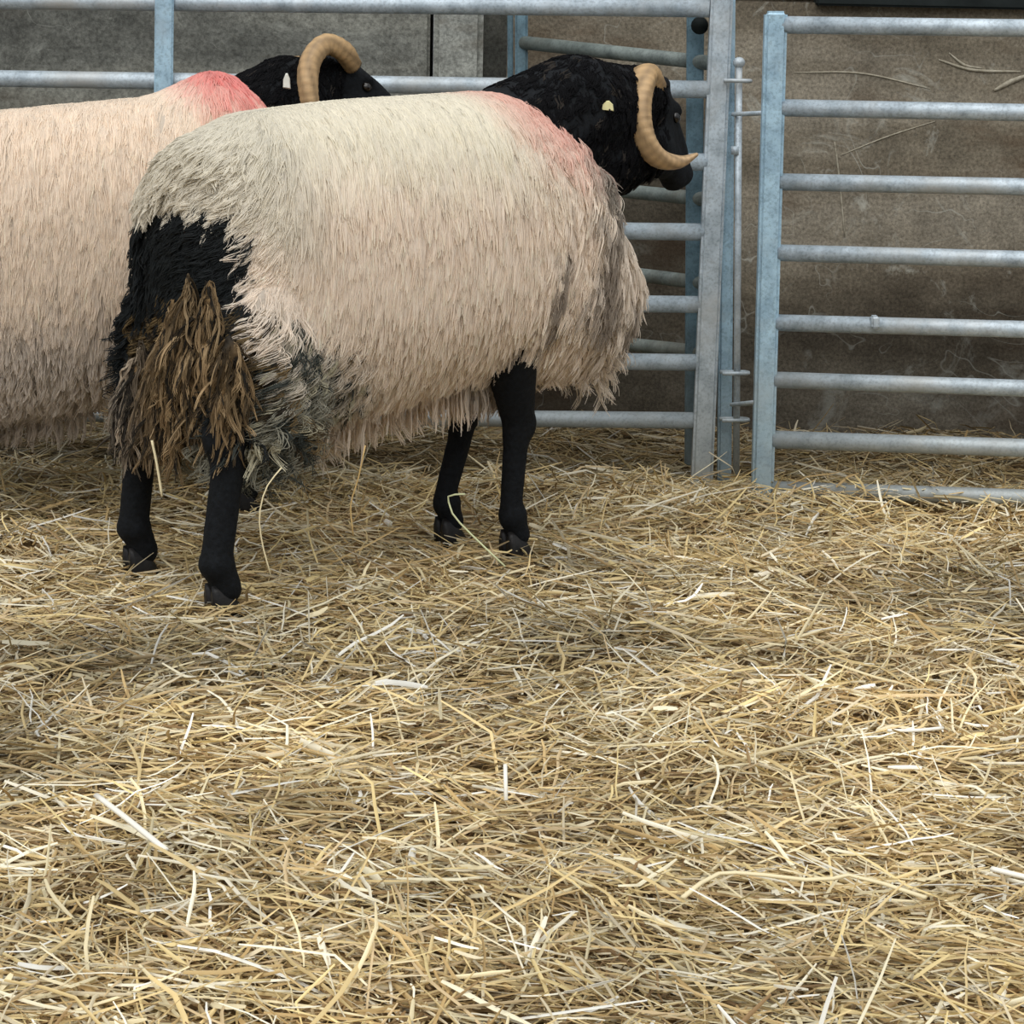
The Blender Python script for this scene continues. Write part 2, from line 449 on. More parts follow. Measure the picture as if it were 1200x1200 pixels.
def box_post(name, p0, p1, w, d, mat, parent, bev=.006, xdir=(1, 0, 0)):
    """upright square tube between two points"""
    p0 = Vector(p0); p1 = Vector(p1); z = (p1 - p0); L = z.length; z.normalize()
    x = Vector(xdir); x = (x - z * x.dot(z)).normalized(); y = z.cross(x)
    m = Matrix((( x.x, y.x, z.x), (x.y, y.y, z.y), (x.z, y.z, z.z))).to_4x4()
    m.translation = (p0 + p1) / 2
    bm = bmesh.new(); bmesh.ops.create_cube(bm, size=1, matrix=m @ Matrix.Diagonal((w, d, L, 1)))
    bmesh.ops.bevel(bm, geom=bm.edges[:], offset=bev, segments=3, affect='EDGES')
    me = bm_mesh(name, bm, False)
    return link(name, me, mat, parent)

def local(parent, p):
    return parent.matrix_basis.inverted() @ Vector(p)

def ring_lug(name, c, post_pt, parent, mat, rr=.011, thick=.0038):
    """flat eye: an elongated bent bar looping round the pin and welded to the post"""
    c = Vector(c); q = Vector(post_pt); d = (q - c); L = d.length; d.normalize(); s = Vector((-d.y, d.x, 0)).normalized()
    pts = [q + s * rr]
    for k in range(9):
        a = PI / 2 + PI * k / 8
        pts.append(c + d * (math.cos(a) * rr * 1.2) + s * math.sin(a) * rr)
    pts.append(q - s * rr)
    bm = bmesh.new(); sweep(bm, pts, [thick] * len(pts), 8)
    return link(name, bm_mesh(name, bm), mat, parent)

for _p, _w in SCRATCHES: scratch(_p, _w)
# --- left hurdle
YL, YR = 4.40, 4.24
def hx(px):                       # the hurdle's line on plan
    return YL + (YR - YL) * (px - 190) / (836 - 190)
hl = empty('metal_hurdle', (0, 0, 0))
tag(hl, 'long galvanised sheep hurdle behind both sheep, with a thin upright brace', 'hurdle', 'galvanised hurdles round the pen')
for yr_, yl_ in ((10, 3), (105, 95), (190, 181), (272, 264), (357, 349), (425, 417), (493, 486)):
    pr = at(832, yr_, YR); pl = at(190, yl_, YL)
    d = pl - pr; far_pt = pr + d * 2.3
    tube('rail', [far_pt, pl, pr], .0158, GALV, hl)
fe = [pr + (pl - pr) * 2.3 for pr, pl in ((at(832, 493, YR), at(190, 486, YL)), (at(832, 10, YR), at(190, 3, YL)))]
box_post('end_post', (fe[0][0], fe[0][1], -.03), (fe[1][0], fe[1][1], fe[1][2] + .03), .040, .036, GALV, hl)
p0 = at(822, 566, YR); p1 = at(846, -14, YR)
p0[2] -= .03
box_post('end_post', p0, p1, .040, .036, GALV, hl)
b1 = at(193, -20, YL - .024); b0 = b1.copy(); b0[2] = .02
b0 = at(187, 560, YL - .024); 
box_post('brace', b0, b1, .035, .010, GALV_BLUE, hl, .003)

# --- rear hurdle folded back towards the wall
hr = empty('metal_hurdle', (0, 0, 0))
tag(hr, 'dull grey hurdle folded back to the wall behind the horned head', 'hurdle', 'galvanised hurdles round the pen')
e0 = at(849, 568, YR + .035); e1 = at(853, -12, YR + .035); e0[2] -= .03
box_post('end_post', e0, e1, .026, .03, GALV_BLUE, hr, .005)
box_post('end_post', at(611, 520, 4.74), at(611, -15, 4.74), .026, .03, GALV_TEAL, hr, .005)
box_post('brace', at(598, 520, 4.80), at(598, -15, 4.80), .012, .02, GALV_TEAL, hr, .003)
box_post('brace', at(812, 545, 4.34), at(815, -15, 4.34), .032, .012, GALV_TEAL, hr, .003)
for (ya, yb) in ((50, 72), (212, 232), (305, 331), (390, 412)):
    tube('rail', [at(614, ya, 4.73), at(842, yb + 3, 4.30)], .0135, GALV_DIM, hr)
tube('hinge_tube', [at(820, 30, 4.32), at(820, 30, 4.28)], .016, DARK, hr)

# --- right gate
YG = 4.10
hg = empty('metal_gate', (0, 0, 0))
tag(hg, 'galvanised gate of eight round bars standing right of the drop pin', 'gate')
g0 = at(893, 586, YG); g1 = at(909, 13, YG); g0[2] -= .02
box_post('end_post', g0, g1, .039, .036, GALV_BLUE, hg)
YG2 = 4.02
for yl_, yr_ in ((29, 33), (126, 132), (213, 219), (296, 304), (378, 386), (445, 455), (515, 525), (573, 583)):
    pl = at(905, yl_, YG); pr = at(1200, yr_, YG2)
    tube('rail', [pl, pr, pl + (pr - pl) * 3.4], .0150 if yl_ != 515 else .0165, GALV, hg)
far0 = at(893, 586, YG) + (at(1200, 595, YG2) - at(893, 586, YG)) * 3.4
box_post('end_post', far0, far0 + np.array([0, 0, .87]), .039, .036, GALV_BLUE, hg)
# small welded latch stub on the fifth bar
box_post('latch_stub', at(1025, 384, 4.05), at(1025, 370, 4.05), .014, .03, GALV, hg, .003)

# --- drop pin and its eyes
pin_pts = [at(863, 572, YR - .01), at(866, 76, YR - .01)]
pin = link('drop_pin', None, None) if False else None
bm = bmesh.new()
sweep(bm, [pin_pts[0] - np.array([0, 0, .02]), pin_pts[0] * .5 + pin_pts[1] * .5, pin_pts[1]], [.0062] * 3, 12)
top = pin_pts[1]
ellipsoid(bm, top + np.array([0, 0, .004]), (.011, .011, .010))
sweep(bm, [top + np.array([0, 0, -.16]), top + np.array([0, 0, -.145])], [.0085, .0085], 12)
pin_o = link('drop_pin', bm_mesh('drop_pin', bm), GALV)
tag(pin_o, 'thin upright steel drop pin linking the hurdle and the gate', 'pin')
def pin_at(y):
    t = (y - 572) / (76 - 572); return pin_pts[0] * (1 - t) + pin_pts[1] * t
for y in (94, 433, 489):
    c = pin_at(y); q = c + np.array([-.030, -.006, 0])
    ring_lug('pin_eye', c + np.array([.008, 0, 0]), q, hl, GALV)
for y in (132, 471):
    c = pin_at(y); q = at(893 if y > 300 else 905, y, YG)
    ring_lug('pin_eye', c, q, hg, GALV, .010)

# ------------------------------------------------------------------ sheep
def fleece_solid(stations, thighs, voxel=.012):
    bm = bmesh.new(); n = 36; rings = []
    xs = np.linspace(stations[0][0], stations[-1][0], 60)
    # cluster at ends
    u = (1 - np.cos(np.linspace(0, PI, 60))) / 2
    xs = stations[0][0] + (stations[-1][0] - stations[0][0]) * u
    st = np.array(stations)
    for x in xs:
        w = np.interp(x, st[:, 0], st[:, 1]); zt = np.interp(x, st[:, 0], st[:, 2]); zb = np.interp(x, st[:, 0], st[:, 3])
        ring = []
        for k in range(n):
            a = 2 * PI * k / n; c, s = math.cos(a), math.sin(a)
            e = .86
            cy = math.copysign(abs(c) ** e, c); cz = math.copysign(abs(s) ** e, s)
            ring.append(bm.verts.new((x, cy * w, (zt + zb) / 2 + cz * (zt - zb) / 2)))
        rings.append(ring)
    for i in range(len(rings) - 1):
        for k in range(n): bm.faces.new((rings[i][k], rings[i][(k + 1) % n], rings[i + 1][(k + 1) % n], rings[i + 1][k]))
    bm.faces.new(list(reversed(rings[0]))); bm.faces.new(rings[-1])
    for c, r, rot in thighs: ellipsoid(bm, c, r, Matrix.Rotation(rot, 3, 'Y'), 24)
    return remeshed(bm, voxel, 8, .6)

def wool_curves(name, me, n_lock, per, param, colour, parent, mat, K=9, seed=0, clump_r=.011, keep=None, rad=.0011):
    """strands rooted on the surface of me, grouped in locks"""
    r = np.random.default_rng(seed)
    v, t, nn = mesh_arrays(me)
    a, b, c = v[t[:, 0]], v[t[:, 1]], v[t[:, 2]]
    area = np.linalg.norm(np.cross(b - a, c - a), axis=1)
    if keep is not None: area = area * keep((a + b + c) / 3)
    cs = np.cumsum(area); ti = np.searchsorted(cs, r.uniform(0, cs[-1], n_lock)); ti = np.minimum(ti, len(t) - 1)
    u, w = r.uniform(size=n_lock), r.uniform(size=n_lock); f = u + w > 1; u[f] = 1 - u[f]; w[f] = 1 - w[f]
    P = a[ti] * (1 - u - w)[:, None] + b[ti] * u[:, None] + c[ti] * w[:, None]
    Nn = nn[t[ti, 0]] * (1 - u - w)[:, None] + nn[t[ti, 1]] * u[:, None] + nn[t[ti, 2]] * w[:, None]
    Nn /= np.linalg.norm(Nn, axis=1, keepdims=True) + 1e-9
    pr = param(P, Nn, r)                       # dict of per-lock arrays
    G = pr['flow']; G = G / (np.linalg.norm(G, axis=1, keepdims=True) + 1e-9)
    T = G - (G * Nn).sum(1, keepdims=True) * Nn
    tl = np.linalg.norm(T, axis=1, keepdims=True)
    T = np.where(tl > .15, T / (tl + 1e-9), G)
    B = np.cross(T, Nn); B /= np.linalg.norm(B, axis=1, keepdims=True) + 1e-9
    # expand locks to strands
    rep = lambda x: np.repeat(x, per, 0)
    M_ = n_lock * per
    P2, N2, T2, G2, B2 = map(rep, (P, Nn, T, G, B))
    off = r.normal(size=(M_, 2)) * .5
    root = P2 + (T2 * off[:, :1] + B2 * off[:, 1:]) * clump_r
    L = rep(pr['length']) * (1 + .18 * r.normal(size=M_)); L = np.maximum(L, .012)
    lift = rep(pr['lift']); grav = rep(pr['grav'])
    amp = rep(pr['amp']) * (1 + .25 * r.normal(size=M_)); fr = rep(pr['freq']) * (1 + .06 * r.normal(size=M_)); ph = rep(r.uniform(0, 6.28, n_lock)) + r.normal(size=M_) * .35
    yaw = rep(r.normal(size=n_lock) * pr['mess']) + r.normal(size=M_) * .06
    pos = np.zeros((M_, K, 3)); p = root.copy(); pos[:, 0] = p - N2 * .004
    Gd = np.array([0, 0, -1.0])
    for k in range(1, K):
        s = k / (K - 1)
        d = N2 * (lift * (1 - s) - .10 * s)[:, None] + T2 * (1 - grav * s)[:, None] + (G2 * .5 + Gd * .5) * (grav * s)[:, None] + B2 * yaw[:, None]
        d /= np.linalg.norm(d, axis=1, keepdims=True)
        p = p + d * (L / (K - 1))[:, None]
        pos[:, k] = p
    s = np.linspace(0, 1, K)[None, :]
    wob = amp[:, None] * s ** .8
    th = 2 * PI * fr[:, None] * s + ph[:, None]
    pos += B2[:, None, :] * (wob * np.sin(th))[:, :, None] + N2[:, None, :] * (np.abs(wob) * .55 * np.cos(th))[:, :, None] 
    # pull to the lock's middle towards the tip
    lockmid = pos.reshape(n_lock, per, K, 3).mean(1, keepdims=True)
    cl = (.15 + .62 * s ** 1.1)[None, :, :, None] if False else (.10 + .65 * np.linspace(0, 1, K) ** 1.2)[None, None, :, None]
    pos = (pos.reshape(n_lock, per, K, 3) * (1 - cl) + lockmid * cl).reshape(M_, K, 3)
    minz = pr.get('minz', .035)
    pos[:, :, 2] = np.maximum(pos[:, :, 2], minz)
    col = colour(P, Nn, r)                      # per lock n,3
    col = rep(col) * (1 + .07 * r.normal(size=M_))[:, None]
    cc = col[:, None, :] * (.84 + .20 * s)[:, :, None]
    cc = np.clip(cc, .003, .98)
    cu = bpy.data.hair_curves.new(name)
    cu.add_curves([K] * M_)
    cu.position_data.foreach_set('vector', pos.astype(np.float32).ravel())
    rd = (rad * (1 - .62 * s ** 1.5)) * (1 + .25 * r.normal(size=(M_, 1))).clip(.5, 1.7)
    ra = cu.attributes.get('radius') or cu.attributes.new('radius', 'FLOAT', 'POINT')
    ra.data.foreach_set('value', rd.astype(np.float32).ravel())
    ca = cu.attributes.new('col', 'FLOAT_COLOR', 'POINT')
    c4 = np.ones((M_, K, 4), dtype=np.float32); c4[:, :, :3] = cc
    ca.data.foreach_set('color', c4.ravel())
    o = bpy.data.objects.new(name, cu); COL.objects.link(o)
    cu.materials.append(mat); o.parent = parent; o['kind'] = 'stuff'
    return o

def hoof_mesh(x, y, ang, s=.82):
    bm = bmesh.new()
    for sg in (-1, 1):
        ca, sa = math.cos(ang), math.sin(ang)
        def W(a, b, z): return (x + (a * ca - b * sa) * s, y + (a * sa + b * ca) * s, z)
        off = sg * .0125
        sec = [(-.020, .011, .045), (-.004, .0125, .046), (.018, .011, .034), (.036, .005, .014)]
        rings = []
        for (a, hw, h) in sec:
            o_ = off + sg * (.001 if a < .03 else -.003)
            rings.append([bm.verts.new(W(a, o_ - hw, -.008)), bm.verts.new(W(a, o_ + hw, -.008)),
                          bm.verts.new(W(a - .004, o_ + hw * .85, h * .6)), bm.verts.new(W(a - .006, o_, h)), bm.verts.new(W(a - .004, o_ - hw * .85, h * .6))])
        for i in range(len(rings) - 1):
            for k in range(5): bm.faces.new((rings[i][k], rings[i][(k + 1) % 5], rings[i + 1][(k + 1) % 5], rings[i + 1][k]))
        bm.faces.new(rings[0]); bm.faces.new(rings[-1])
    bmesh.ops.subdivide_edges(bm, edges=bm.edges[:], cuts=1, use_grid_fill=True, smooth=.3)
    return bm_mesh('hoof', bm)

def horn_mesh(path):
    """path rows: x, y, z, radius"""
    q = spline(path, 90)
    P = q[:, :3]; R = q[:, 3]
    n = 22; verts = []; cols = []
    prev = None
    arc = np.concatenate([[0], np.cumsum(np.linalg.norm(np.diff(P, axis=0), axis=1))])
    rr = np.random.default_rng(5)
    for i in range(len(P)):
        t = P[min(i + 1, len(P) - 1)] - P[max(i - 1, 0)]; t /= np.linalg.norm(t)
        if prev is None:
            a = np.cross(t, [0, 0, 1.0]); a = a if np.linalg.norm(a) > .1 else np.cross(t, [1.0, 0, 0])
        else: a = prev - t * np.dot(prev, t)
        a /= np.linalg.norm(a); prev = a; b = np.cross(t, a)
        f = arc[i] / arc[-1]
        ridge = 1 + (.020 * math.sin(arc[i] * 2 * PI / .0125) + .018 * math.sin(arc[i] * 2 * PI / .0052)) * (1 - f) ** .7
        for k in range(n):
            th = 2 * PI * k / n
            sq = 1 + .07 * math.cos(3 * th + .5)
            verts.append(P[i] + (a * math.cos(th) + b * math.sin(th) * .86) * R[i] * ridge * sq)
            band = .5 + .5 * math.sin(arc[i] * 2 * PI / .0125 + .6 * math.sin(th * 2))
            str_ = .5 + .5 * math.sin(th * 5 + 3 * math.sin(arc[i] * 40))
            base = lin(196, 162, 116) * (1 - .55 * f) + lin(206, 176, 140) * .55 * f
            c = base * (.80 + .20 * band) * (.55 + .45 * str_ ** .6)
            if f < .12: c = c * (.55 + .45 * f / .12)
            # a worn pale edge and a few dark stains
            c = c * (1 - .35 * max(0, math.sin(arc[i] * 61 + th * 2.0) - .75) * 4 * .25)
            cols.append(c)
    faces = []
    for i in range(len(P) - 1):
        for k in range(n): faces.append((i * n + k, i * n + (k + 1) % n, (i + 1) * n + (k + 1) % n, (i + 1) * n + k))
    me = bpy.data.meshes.new('horn'); vs = [tuple(x) for x in verts]
    me.from_pydata(vs, [], faces + [tuple(range(n))[::-1], tuple(range((len(P) - 1) * n, len(P) * n))])
    me.update(); smooth(me)
    set_col(me, np.array(cols)); return me

def build_sheep(loc, yaw, cfg):
    root = empty('sheep', (loc[0], loc[1], 0), yaw)
    Mi = root.matrix_basis.inverted()
    cy, sy = math.cos(yaw), math.sin(yaw)
    def L(p):
        d = np.array(p) - np.array([loc[0], loc[1], 0]); return np.array([d[0] * cy + d[1] * sy, -d[0] * sy + d[1] * cy, d[2]])
    # ---- body: trunk, neck, head and four legs in one skin
    bm = bmesh.new()
    ellipsoid(bm, (.02, 0, .47), (.25, .14, .17)); ellipsoid(bm, (.25, 0, .50), (.17, .12, .16)); ellipsoid(bm, (-.12, 0, .48), (.12, .11, .15))
    hooves = cfg['hooves']                    # local x,y : hind near, hind far, front near, front far
    for i, (hx_, hy_) in enumerate(hooves[:2]):
        s = -1 if i == 0 else 1
        kx = cfg['hock'][i]
        bone(bm, [(-.13, s * .06, .50), (-.19, hy_ * .80, .36), (kx[0], kx[1], .245), (kx[0] + .004, kx[1], .20), (hx_ - .012, hy_, .075), (hx_ + .004, hy_, .030)],
             [.07, .045, .0295, .0245, .0235, .023])
        ellipsoid(bm, (kx[0] - .012, kx[1], .25), (.024, .021, .032))
        ellipsoid(bm, (hx_ - .012, hy_, .068), (.028, .0275, .026))
    for i, (hx_, hy_) in enumerate(hooves[2:]):
        s = -1 if i == 0 else 1
        kn = cfg['knee'][i]
        bone(bm, [(.24, s * .08, .46), (.25, s * .08, .36), (kn[0], kn[1], .215), (kn[0] - .004, kn[1], .17), (hx_ - .014, hy_, .075), (hx_ + .002, hy_, .030)],
             [.075, .05, .0265, .0205, .0185, .020])
        ellipsoid(bm, (kn[0] + .006, kn[1], .212), (.026, .026, .034))
        ellipsoid(bm, (hx_ - .010, hy_, .062), (.025, .0245, .026))
    # head
    pol = L(cfg['poll']); muz = L(cfg['muzzle'])
    ax = muz - pol; hl_ = np.linalg.norm(ax); ax /= hl_
    side = np.cross([0, 0, 1.0], ax); side /= np.linalg.norm(side)      # to the sheep's left
    side = side + np.array(cfg.get('lean', (0, 0, 0))); side -= ax * np.dot(side, ax); side /= np.linalg.norm(side)
    top_ = np.cross(ax, side)                                            # over the bridge of the nose
    k = hl_ / .215
    def H(a, s, t): return pol + (ax * a + side * s + top_ * t) * k
    nk = cfg['neck']
    bone(bm, [nk[0], nk[1], H(-.01, 0, -.035)], [nk[2], nk[3], .066 * k])
    bone(bm, [np.array(nk[0]) - np.array([0, 0, .05]), np.array(nk[1]) - np.array([0, 0, .055]), H(.090, 0, -.070), H(.135, 0, -.052)], [nk[2] * .9, nk[3] * .95, .056 * k, .038 * k])
    hr = Matrix(((ax[0], side[0], top_[0]), (ax[1], side[1], top_[1]), (ax[2], side[2], top_[2])))
    ellipsoid(bm, H(.030, 0, -.004), (.070 * k, .053 * k, .056 * k), hr)              # braincase
    ellipsoid(bm, H(.075, 0, -.030), (.075 * k, .047 * k, .058 * k), hr)              # cheeks
    bone(bm, [H(.04, 0, .012), H(.10, 0, .012), H(.16, 0, .004), H(.205, 0, -.012)], [.040 * k, .036 * k, .032 * k, .027 * k])   # roman nose
    bone(bm, [H(.08, 0, -.035), H(.14, 0, -.030), H(.195, 0, -.034)], [.046 * k, .036 * k, .028 * k])      # jaw
    ellipsoid(bm, H(.205, 0, -.016), (.026 * k, .034 * k, .030 * k), hr)              # muzzle
    ellipsoid(bm, H(.198, 0, -.046), (.022 * k, .026 * k, .016 * k), hr)              # chin
    for s in (-1, 1):
        ellipsoid(bm, H(.068, s * .040, .022), (.022 * k, .014 * k, .013 * k), hr)    # brow
        ellipsoid(bm, H(.012, s * .030, .034), (.020 * k, .018 * k, .018 * k), hr)    # horn pedicle
    me = remeshed(bm, .0058, 7, .5)
    body = link('body', me, BLACK_FUR, root)
    # ---- face details
    for s in (-1, 1):
        bm = bmesh.new(); ellipsoid(bm, H(.076, s * .0445, .004), (.012 * k, .008 * k, .0105 * k), hr, 16)
        e = link('eye', bm_mesh('eye', bm), EYE, root)
        bm = bmesh.new()
        c0 = H(.222, s * .014, -.008)
        ellipsoid(bm, c0, (.006 * k, .008 * k, .004 * k), hr, 12)
        link('nostril', bm_mesh('nostril', bm), HOOF, root)
        # ear: a leaf-shaped cupped flap standing out sideways
        rows = []; bm = bmesh.new()
        e1 = L(cfg['ear'])
        if s == 1: e1 = e1 - 2 * np.dot(e1 - pol, side) * side
        e0 = H(.005, s * .046, .012)
        for i in range(9):
            f = i / 8; w = .026 * math.sin(PI * (f * .86 + .10)) * k
            c = e0 * (1 - f) + e1 * f + np.array([0, 0, -.012 * math.sin(PI * f)])
            vd = hr @ Vector((.85, 0, -.5))
            rows.append([bm.verts.new(Vector(c) + vd * w * q + Vector(side) * s * (.010 * (1 - abs(q)) * k)) for q in (-1, -.5, 0, .5, 1)])
        for i in range(8):
            for q in range(4): bm.faces.new((rows[i][q], rows[i][q + 1], rows[i + 1][q + 1], rows[i + 1][q]))
        bmesh.ops.solidify(bm, geom=bm.faces[:], thickness=.004)
        ear = link('ear', bm_mesh('ear', bm), BLACK_FUR, root)
        if s == -1 and cfg.get('tag'):
            tp, tw, th_, tm = cfg['tag']
            c = L(tp); bm = bmesh.new()
            vs = []
            tg = L(np.array(tp) + np.array([0, -1, 0])) - c; tg /= np.linalg.norm(tg)
            sx = np.cross([0, 0, 1.0], tg); 
            shp = [(-.5, -.45), (.5, -.5), (.42, .15), (.12, .5), (-.12, .5), (-.46, .1)]
            lo = [bm.verts.new(c + sx * a * tw + np.array([0, 0, 1]) * b * th_) for a, b in shp]
            hi = [bm.verts.new(c + tg * .005 + sx * a * tw * .85 + np.array([0, 0, 1]) * b * th_ * .85) for a, b in shp]
            bm.faces.new(lo); bm.faces.new(hi)
            for i in range(6): bm.faces.new((lo[i], lo[(i + 1) % 6], hi[(i + 1) % 6], hi[i]))
            tg_o = link('ear_tag', bm_mesh('ear_tag', bm, False), tm, ear)
    # ---- horns: the one towards us from its path, the other its mirror in the head's middle plane
    path = np.array([[*L(at(px, py, Y)), r] for px, py, Y, r in cfg['horn']])
    h1 = link('horn', horn_mesh(path), HORN, root)
    pm = path.copy()
    d = (path[:, :3] - pol) @ side
    pm[:, :3] = path[:, :3] - 2 * d[:, None] * side[None]
    h2 = link('horn', horn_mesh(pm), HORN, root)
    # ---- hooves
    for (hx_, hy_) in hooves:
        ho = link('hoof', hoof_mesh(hx_ - .004, hy_, cfg.get('hoof_ang', 0)), HOOF, root); ho.location.z = -.006
    # ---- fleece
    fm = fleece_solid(cfg['stations'], cfg['thighs'])
    v, t, nn = mesh_arrays(fm)
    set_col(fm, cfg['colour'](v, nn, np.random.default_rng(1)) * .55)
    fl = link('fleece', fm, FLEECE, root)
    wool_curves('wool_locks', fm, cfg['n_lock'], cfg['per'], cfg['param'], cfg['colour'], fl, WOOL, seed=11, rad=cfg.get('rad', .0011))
    # ---- dark curly neck wool
    nv = cfg['neck_keep']
    def keep(p):
        return nv(p, pol)
    def nparam(P, Nn, r):
        n = len(P)
        return dict(flow=np.stack([np.full(n, -.35), np.sign(P[:, 1]) * .2, np.full(n, -1.0)], 1), length=r.uniform(.012, .026, n), lift=np.full(n, .35), grav=np.full(n, .35),
                    amp=r.uniform(.0005, .003, n), freq=r.uniform(.9, 1.8, n), mess=np.full(n, .35))
    def ncol(P, Nn, r):
        c = np.tile(lin(20, 20, 22), (len(P), 1)); g = r.uniform(size=len(P)) < .06
        c[g] = lin(58, 54, 50); return c
    wool_curves('neck_wool', me, cfg.get('n_neck', 1500), 7, nparam, ncol, body, WOOL, K=9, seed=17, keep=keep, rad=.0010)
    return root, L, fm

# near sheep ---------------------------------------------------------------
YAW1 = math.radians(33.5); C1 = (-.265, 3.52)
def loc_of(p, c, yaw):
    d = np.array([p[0] - c[0], p[1] - c[1]]); cy, sy = math.cos(yaw), math.sin(yaw)
    return (d[0] * cy + d[1] * sy, -d[0] * sy + d[1] * cy)
hv = [loc_of(at(x, y, z=0.0), C1, YAW1) for x, y in ((263, 714), (166, 668), (606, 648), (529, 632))]

st1 = [(-.298, .04, .54, .42), (-.285, .105, .612, .335), (-.25, .150, .662, .29), (-.17, .182, .700, .275), (0, .197, .718, .290), (.15, .20, .726, .312),
       (.26, .188, .733, .324), (.33, .168, .700, .326), (.385, .142, .635, .328), (.44, .115, .56, .335), (.49, .075, .495, .365), (.515, .02, .45, .40)]
th1 = [((-.205, -.125, .375), (.088, .066, .118), .25), ((-.205, .125, .375), (.088, .066, .118), .25)]

def param1(P, Nn, r):
    n = len(P); x, y, z = P.T
    rear = sstep(-.14, -.27, x); front = sstep(.18, .38, x)
    low = sstep(.43, .27, z); edge = sstep(.33, .25, z)
    flow = np.stack([-.60 * rear * sstep(.34, .52, z) + .40 * front + .04 * r.normal(size=n), np.sign(y) * .45 * sstep(.6, .9, Nn[:, 2]) + .03 * r.normal(size=n), np.full(n, -1.0)], 1)
    rd = -(Nn[:, 0] * .85 + Nn[:, 1] * .5)
    rf = sstep(.6, .85, rd)                    # the rump's back face: short dark matted wool
    dirty = sstep(-.0, -.14, x) * sstep(.47, .36, z)
    top = sstep(.5, .9, Nn[:, 2]); nape = sstep(.30, .37, x) * sstep(.56, .64, z)
    L = .066 + .026 * low + .014 * edge + .018 * front + .02 * r.uniform(size=n)
    L = L * (1 - .35 * rf) * (1 - .30 * top)
    lift = .085 + .11 * front + .22 * rear * (1 - rf) + .10 * low + .35 * nape
    amp = .0013 + .0045 * low + .005 * edge + .008 * front + .017 * dirty + .007 * rear * (1 - low) + .012 * nape
    amp *= r.uniform(.5, 1.5, n)
    fr = 1.0 + .9 * low + .5 * r.uniform(size=n) + .6 * dirty
    mess = .08 + .16 * low + .16 * edge + .12 * front + .35 * dirty + .25 * rear + .5 * nape
    return dict(flow=flow, length=L, lift=lift, grav=.35 + .45 * low, amp=amp, freq=fr, mess=mess, minz=.06)

def colour1(P, Nn, r):
    n = len(P); x, y, z = P.T
    c = np.tile(lin(247, 233, 217), (n, 1))
    def mixin(c, col, f): return c * (1 - f[:, None]) + np.array(col)[None] * f[:, None]
    p = P.astype(float)
    c = mixin(c, lin(236, 229, 211), sstep(.60, .69, z))                        # the back, yellowish grey
    c = mixin(c, lin(220, 214, 198), sstep(-.08, -.2, x) * sstep(.50, .60, z) * .8)
    c = mixin(c, lin(214, 198, 178), sstep(.36, .26, z) * .6)
    c = mixin(c, lin(212, 202, 188), sstep(.30, .44, x) * .55)
    npe = sstep(.31, .37, x) * sstep(.54, .62, z) * (r.uniform(size=n) < .75)
    c = mixin(c, lin(112, 106, 98), npe * .8)
    # darker streaks behind the shoulder and across the chest
    st = sstep(.25, .9, vnoise(p * np.array([1, 1, .28]), 26, 4)) * sstep(.16, .28, x) * sstep(.66, .52, z)
    c = mixin(c, lin(112, 98, 84), st * .75)
    # raddle mark on the withers
    pk = sstep(.115, .03, np.sqrt(((x - .30) / 1.25) ** 2 + ((z - .72) * 1.0) ** 2 + (y * .35) ** 2)) 
    c = mixin(c, lin(224, 134, 124), pk * .55)
    # greenish grey soiled wool on the thigh
    nz = vnoise(p, 22, 8)
    d = sstep(.02, -.14, x + .045 * nz) * sstep(.47, .33, z + .03 * nz)
    c = mixin(c, lin(128, 130, 116), d * .85)
    gr = (r.uniform(size=n) < .30) & (d > .3)
    c[gr] = lin(70, 74, 70)
    lt = (r.uniform(size=n) < .2) & (d > .3)
    c[lt] = lin(196, 190, 166)
    # charcoal rump face, brown soiling beneath
    rd = -(Nn[:, 0] * .85 + Nn[:, 1] * .5)
    rd2 = -(Nn[:, 0] * .8 - Nn[:, 1] * .6)
    rf = np.maximum(sstep(.76, .93, rd + .06 * nz), sstep(.45, .7, rd2)) * sstep(.605, .565, z + .012 * nz)
    hard = (r.uniform(size=n) < sstep(.25, .75, rf)).astype(float)
    c = mixin(c, lin(44, 47, 48), hard)
    br = sstep(.50, .8, rd) * sstep(.46, .40, z + .02 * nz)
    hb = (r.uniform(size=n) < br * .95).astype(float)
    bc = np.array([lin(112, 96, 70), lin(88, 76, 58), lin(136, 116, 84), lin(62, 56, 48)])[r.integers(0, 4, n)]
    c = c * (1 - hb[:, None]) + bc * hb[:, None]
    return c

near_cfg = dict(
    hooves=hv, hock=[(hv[0][0] + .004, hv[0][1] + .004), (hv[1][0] - .004, hv[1][1] - .004)], knee=[(hv[2][0] - .004, hv[2][1] - .0), (hv[3][0] + .014, hv[3][1] - .006)],
    lean=(0, 0, -.42), poll=at(752, 108, 3.86), muzzle=at(800, 204, 3.94), neck=((.29, 0, .625), (.42, 0, .690), .115, .100), ear=at(702, 128, 3.685),
    tag=(at(712, 124, 3.67), .020, .016, TAG_PALE),
    horn=[(768, 104, 3.83, .020), (757, 88, 3.80, .0225), (751, 112, 3.765, .0205), (751, 142, 3.75, .0195), (758, 168, 3.75, .019), (774, 186, 3.765, .0165), (797, 190, 3.79, .0115), (817, 181, 3.81, .0035)],
    stations=st1, thighs=th1, param=param1, colour=colour1, n_lock=19000, per=9, rad=.00088,
    neck_keep=lambda p, pol: ((p[:, 0] > .28) & (p[:, 0] < pol[0] + .02) & (p[:, 2] > .48)).astype(float), n_neck=1500)
sheep1, L1, fm1 = build_sheep(C1, YAW1, near_cfg)
tag(sheep1, 'nearer black-faced sheep with soiled rump, standing in the straw', 'sheep', 'sheep in the pen')

